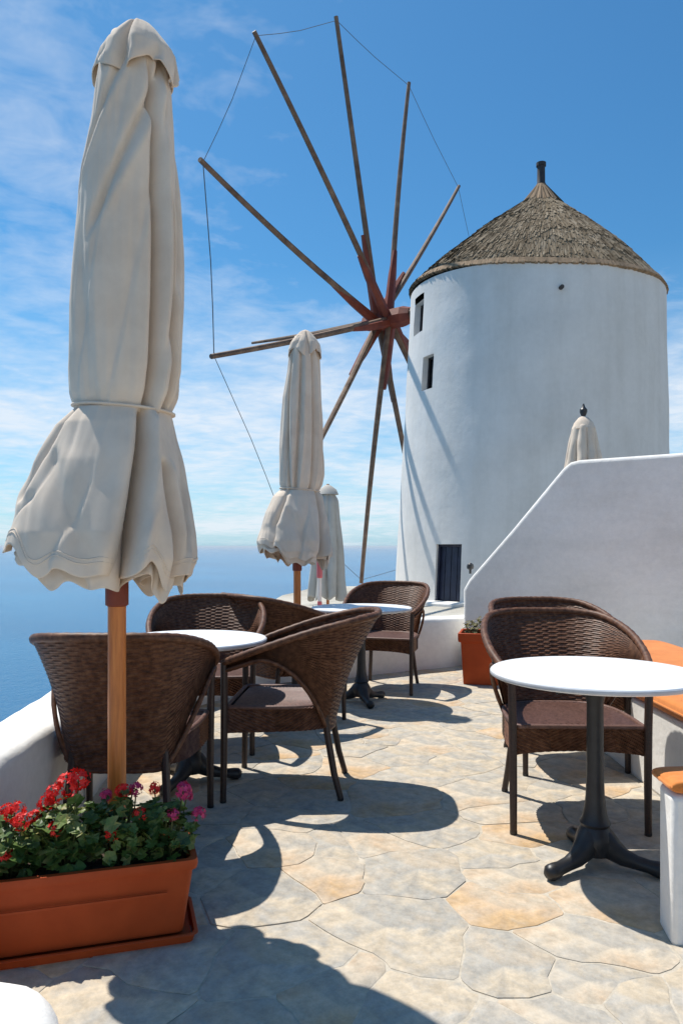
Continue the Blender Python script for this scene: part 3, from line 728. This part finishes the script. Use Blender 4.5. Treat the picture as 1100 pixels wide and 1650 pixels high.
# small lamp on the stair wall end
lt = thing('wall_lamp', 'small dark round lamp fixed to the low left end of the diagonal white wall', 'lamp', (1.26, 7.30, .93))
m = MB(); m.tube([(0, 0, -.02), (0, 0, .03)], .012, 8); m.build('bracket', BRASS, lt)
m = MB(); m.lathe([(.012, -.034), (.032, -.02), (.036, .0), (.030, .022), (.010, .036)], 14, (0, 0, .05)); m.build('lamp_head', BRASS, lt)

# ------------------------------------------------------------------ planter with geraniums
pa = math.atan2(.149, .499); PC = Vector((-.455, 2.23, 0)) - Vector((math.cos(pa), math.sin(pa), 0))*.315 + Vector((-math.sin(pa), math.cos(pa), 0))*.105
pl = thing('window_box', 'long terracotta flower box full of geraniums at the bottom left', 'planter', PC, pa)
def trough(L0, W0, L1, W1, z0, z1, wall, lipw=.012):
    m = MB(); vs = []
    def ring(l, w_, z, r=.022):
        o = []
        for cx, cy, a0 in ((1, -1, -90), (1, 1, 0), (-1, 1, 90), (-1, -1, 180)):
            for k in range(5):
                a = R(a0+k*22.5); o.append((cx*(l/2-r)+r*math.cos(a), cy*(w_/2-r)+r*math.sin(a), z))
        return o
    rg = [ring(L0, W0, z0), ring(L0+(L1-L0)*.86, W0+(W1-W0)*.86, z0+(z1-z0)*.86), ring(L1+lipw, W1+lipw, z0+(z1-z0)*.87), ring(L1+lipw+.006, W1+lipw+.006, z0+(z1-z0)*.93),
          ring(L1+lipw+.002, W1+lipw+.002, z1), ring(L1-wall, W1-wall, z1), ring(L1-wall*1.6, W1-wall*1.6, z1-.06), ring(L0-wall, W0-wall, z0+.012)]
    n = 20
    for r_ in rg: vs += r_
    m.add(vs, [(j*n+i, j*n+(i+1) % n, (j+1)*n+(i+1) % n, (j+1)*n+i) for j in range(len(rg)-1) for i in range(n)] + [tuple(range(n-1, -1, -1)), tuple((len(rg)-1)*n+i for i in range(n))])
    return m
trough(.60, .185, .665, .225, .022, .245, .022).build('box', TERRA, pl, angle=45)
trough(.655, .235, .672, .250, 0, .028, .012, .004).build('drip_tray', TERRA, pl, angle=45)
m = MB(); m.grid(lambda u, v: (-.315+.63*u, -.093+.186*v, .214+.008*nz(u*20, v*8)), 30, 10); m.build('soil', SOIL, pl)
for k in range(2):
    m = MB(); m.box((0, -.1185 if k == 0 else .1185, .155), (.50, .004, .006)); m.build('rib', TERRA, pl)
def leafshape(m, c, d, up, r, rr):
    """a lobed, slightly cupped geranium leaf"""
    d = d.normalized(); s = d.cross(up).normalized(); nrm = s.cross(d).normalized(); vs = [c]; k = 13
    for i in range(k):
        a = 2*math.pi*i/k + .3; q = r*(1+.16*math.cos(a*5))*(.55 if i == k//2 else 1)
        vs.append(c+(d*math.cos(a)+s*math.sin(a))*q+nrm*(r*.28*(.4+rr.random()*.8)))
    m.add(vs, [(0, 1+i, 1+(i+1) % k) for i in range(k)])
def geranium(label, off, spread, hgt, heads, seed, leaves=150, lr=.021, leafmat=None, cat='flower', name='geranium_plant', group='geraniums in the flower box', base=None, z0=.215):
    rr = random.Random(seed); loc = (base or pl.matrix_basis) @ Vector((off[0], off[1], z0)) if not isinstance(base, tuple) else Vector(base)
    t = thing(name, label, cat, loc, pa, group)
    st = MB(); lf = MB()
    if heads: hgt += .035; heads = [(x, y, z+.018, q*1.25, mt) for x, y, z, q, mt in heads]
    for i in range(leaves):
        a = rr.uniform(0, 2*math.pi); q = rr.random()**.5; h = hgt*(.12+.88*rr.random()**.8)*(1-.35*q)
        p = Vector((math.cos(a)*spread[0]*q, math.sin(a)*spread[1]*q, h))
        up = (Vector((math.cos(a)*.6*q, math.sin(a)*.6*q, .8))+Vector((rr.uniform(-.5, .5), rr.uniform(-.5, .5), 0))).normalized()
        d = Vector((rr.uniform(-1, 1), rr.uniform(-1, 1), rr.uniform(-.4, .3)))
        leafshape(lf, p, d, up, lr*rr.uniform(.55, 1.25), rr)
        if i % 4 == 0: st.tube([(p.x*.25, p.y*.25, -.01), (p.x*.6, p.y*.6, h*.55), p], .0022, 4)
    for (hx, hy, hz_, hr, mt) in heads:
        st.tube([(hx*.4, hy*.3, 0), (hx*.8, hy*.8, hz_*.6), (hx, hy, hz_)], .0024, 5)
        f = MB()
        for k in range(34):
            v = Vector((rr.gauss(0, 1), rr.gauss(0, 1), rr.gauss(.25, .9))).normalized(); c = Vector((hx, hy, hz_))+v*hr*rr.uniform(.75, 1.05)
            side = v.orthogonal().normalized(); s2 = v.cross(side); w_ = hr*.42; n5 = 5; a0 = rr.random()*6
            vs = [c]
            for q in range(10):
                a = a0+2*math.pi*q/10; e = w_*(1 if q % 2 else .5); vs.append(c+(side*math.cos(a)+s2*math.sin(a))*e+v*e*.35*rr.random())
            f.add(vs, [(0, 1+q, 1+(q+1) % 10) for q in range(10)])
        f.build('flower_head', RED if mt == 'r' else PINK, t, smooth=False)
    tag(lf.build('foliage', leafmat or LEAF, t, smooth=False), kind='stuff'); st.build('stems', STEM, t)
    return t
geranium('red geranium with tall bright flower heads left of the orange umbrella pole', (-.20, 0), (.115, .10), .14,
         [(-.06, .04, .13, .017, 'r'), (-.085, .0, .10, .015, 'r'), (.0, -.07, .07, .018, 'r'), (.02, .0, .165, .024, 'r'), (.045, -.04, .15, .020, 'r'), (-.005, .05, .155, .018, 'r'), (-.10, -.05, .06, .02, 'r'), (.07, .03, .135, .017, 'r')], 4, 150)
geranium('red geranium with the largest flower cluster, in front of the orange umbrella pole', (-.035, .015), (.12, .10), .19,
         [(.0, .0, .225, .028, 'r'), (.032, -.01, .245, .026, 'r'), (-.035, .0, .205, .022, 'r'), (-.06, .01, .175, .020, 'r'), (-.03, -.06, .12, .017, 'r')], 5, 200)
geranium('dark leaved pink geranium in the middle right of the flower box', (.125, 0), (.11, .10), .19,
         [(-.03, -.07, .10, .017, 'r'), (.05, -.05, .14, .017, 'r'), (.04, .02, .195, .017, 'p'), (-.05, .03, .18, .016, 'p'), (.0, .0, .20, .018, 'r')], 6, 190)
geranium('pink geranium leaning over the right end of the flower box', (.25, -.005), (.09, .095), .165,
         [(.055, .0, .185, .021, 'p'), (.10, -.02, .115, .018, 'p'), (.02, -.05, .13, .016, 'p'), (-.03, .03, .19, .015, 'r'), (.07, .05, .15, .016, 'p')], 7, 150)
geranium('low straggly red geranium at the left end of the flower box', (-.29, .01), (.05, .08), .075,
         [(.01, .0, .06, .022, 'r'), (-.03, -.05, .03, .02, 'r'), (.0, -.04, .05, .022, 'r'), (.03, -.07, .035, .018, 'r'), (-.02, .03, .09, .018, 'r')], 8, 60)

# ------------------------------------------------------------------ square terracotta pot by the back wall
pt_ = thing('square_pot', 'square terracotta pot holding dry plants at the foot of the diagonal white wall', 'pot', (1.215, 6.47, 0), R(-14))
def sqpot():
    m = MB(); prof = [(.145, 0), (.165, .36), (.185, .365), (.188, .40), (.188, .44), (.168, .44), (.160, .40), (.15, .36)]
    vs = []
    for r, z in prof: vs += [(r, -r, z), (r, r, z), (-r, r, z), (-r, -r, z)]
    m.add(vs, [(j*4+i, j*4+(i+1) % 4, (j+1)*4+(i+1) % 4, (j+1)*4+i) for j in range(len(prof)-1) for i in range(4)] + [(3, 2, 1, 0), tuple(len(prof)*4-4+i for i in range(4))]); return m
sqpot().build('pot_body', TERRA, pt_, bevel=.006)
m = MB(); m.grid(lambda u, v: (-.155+.31*u, -.155+.31*v, .395+.01*nz(u*9, v*9)), 10, 10); m.build('soil', SOIL, pt_)
geranium('dry brownish green plant growing in the square terracotta pot', (0, 0), (.16, .15), .17, [], 12, 170, .018, DRY, 'plant', 'potted_plant', '', (1.215, 6.47, .40))
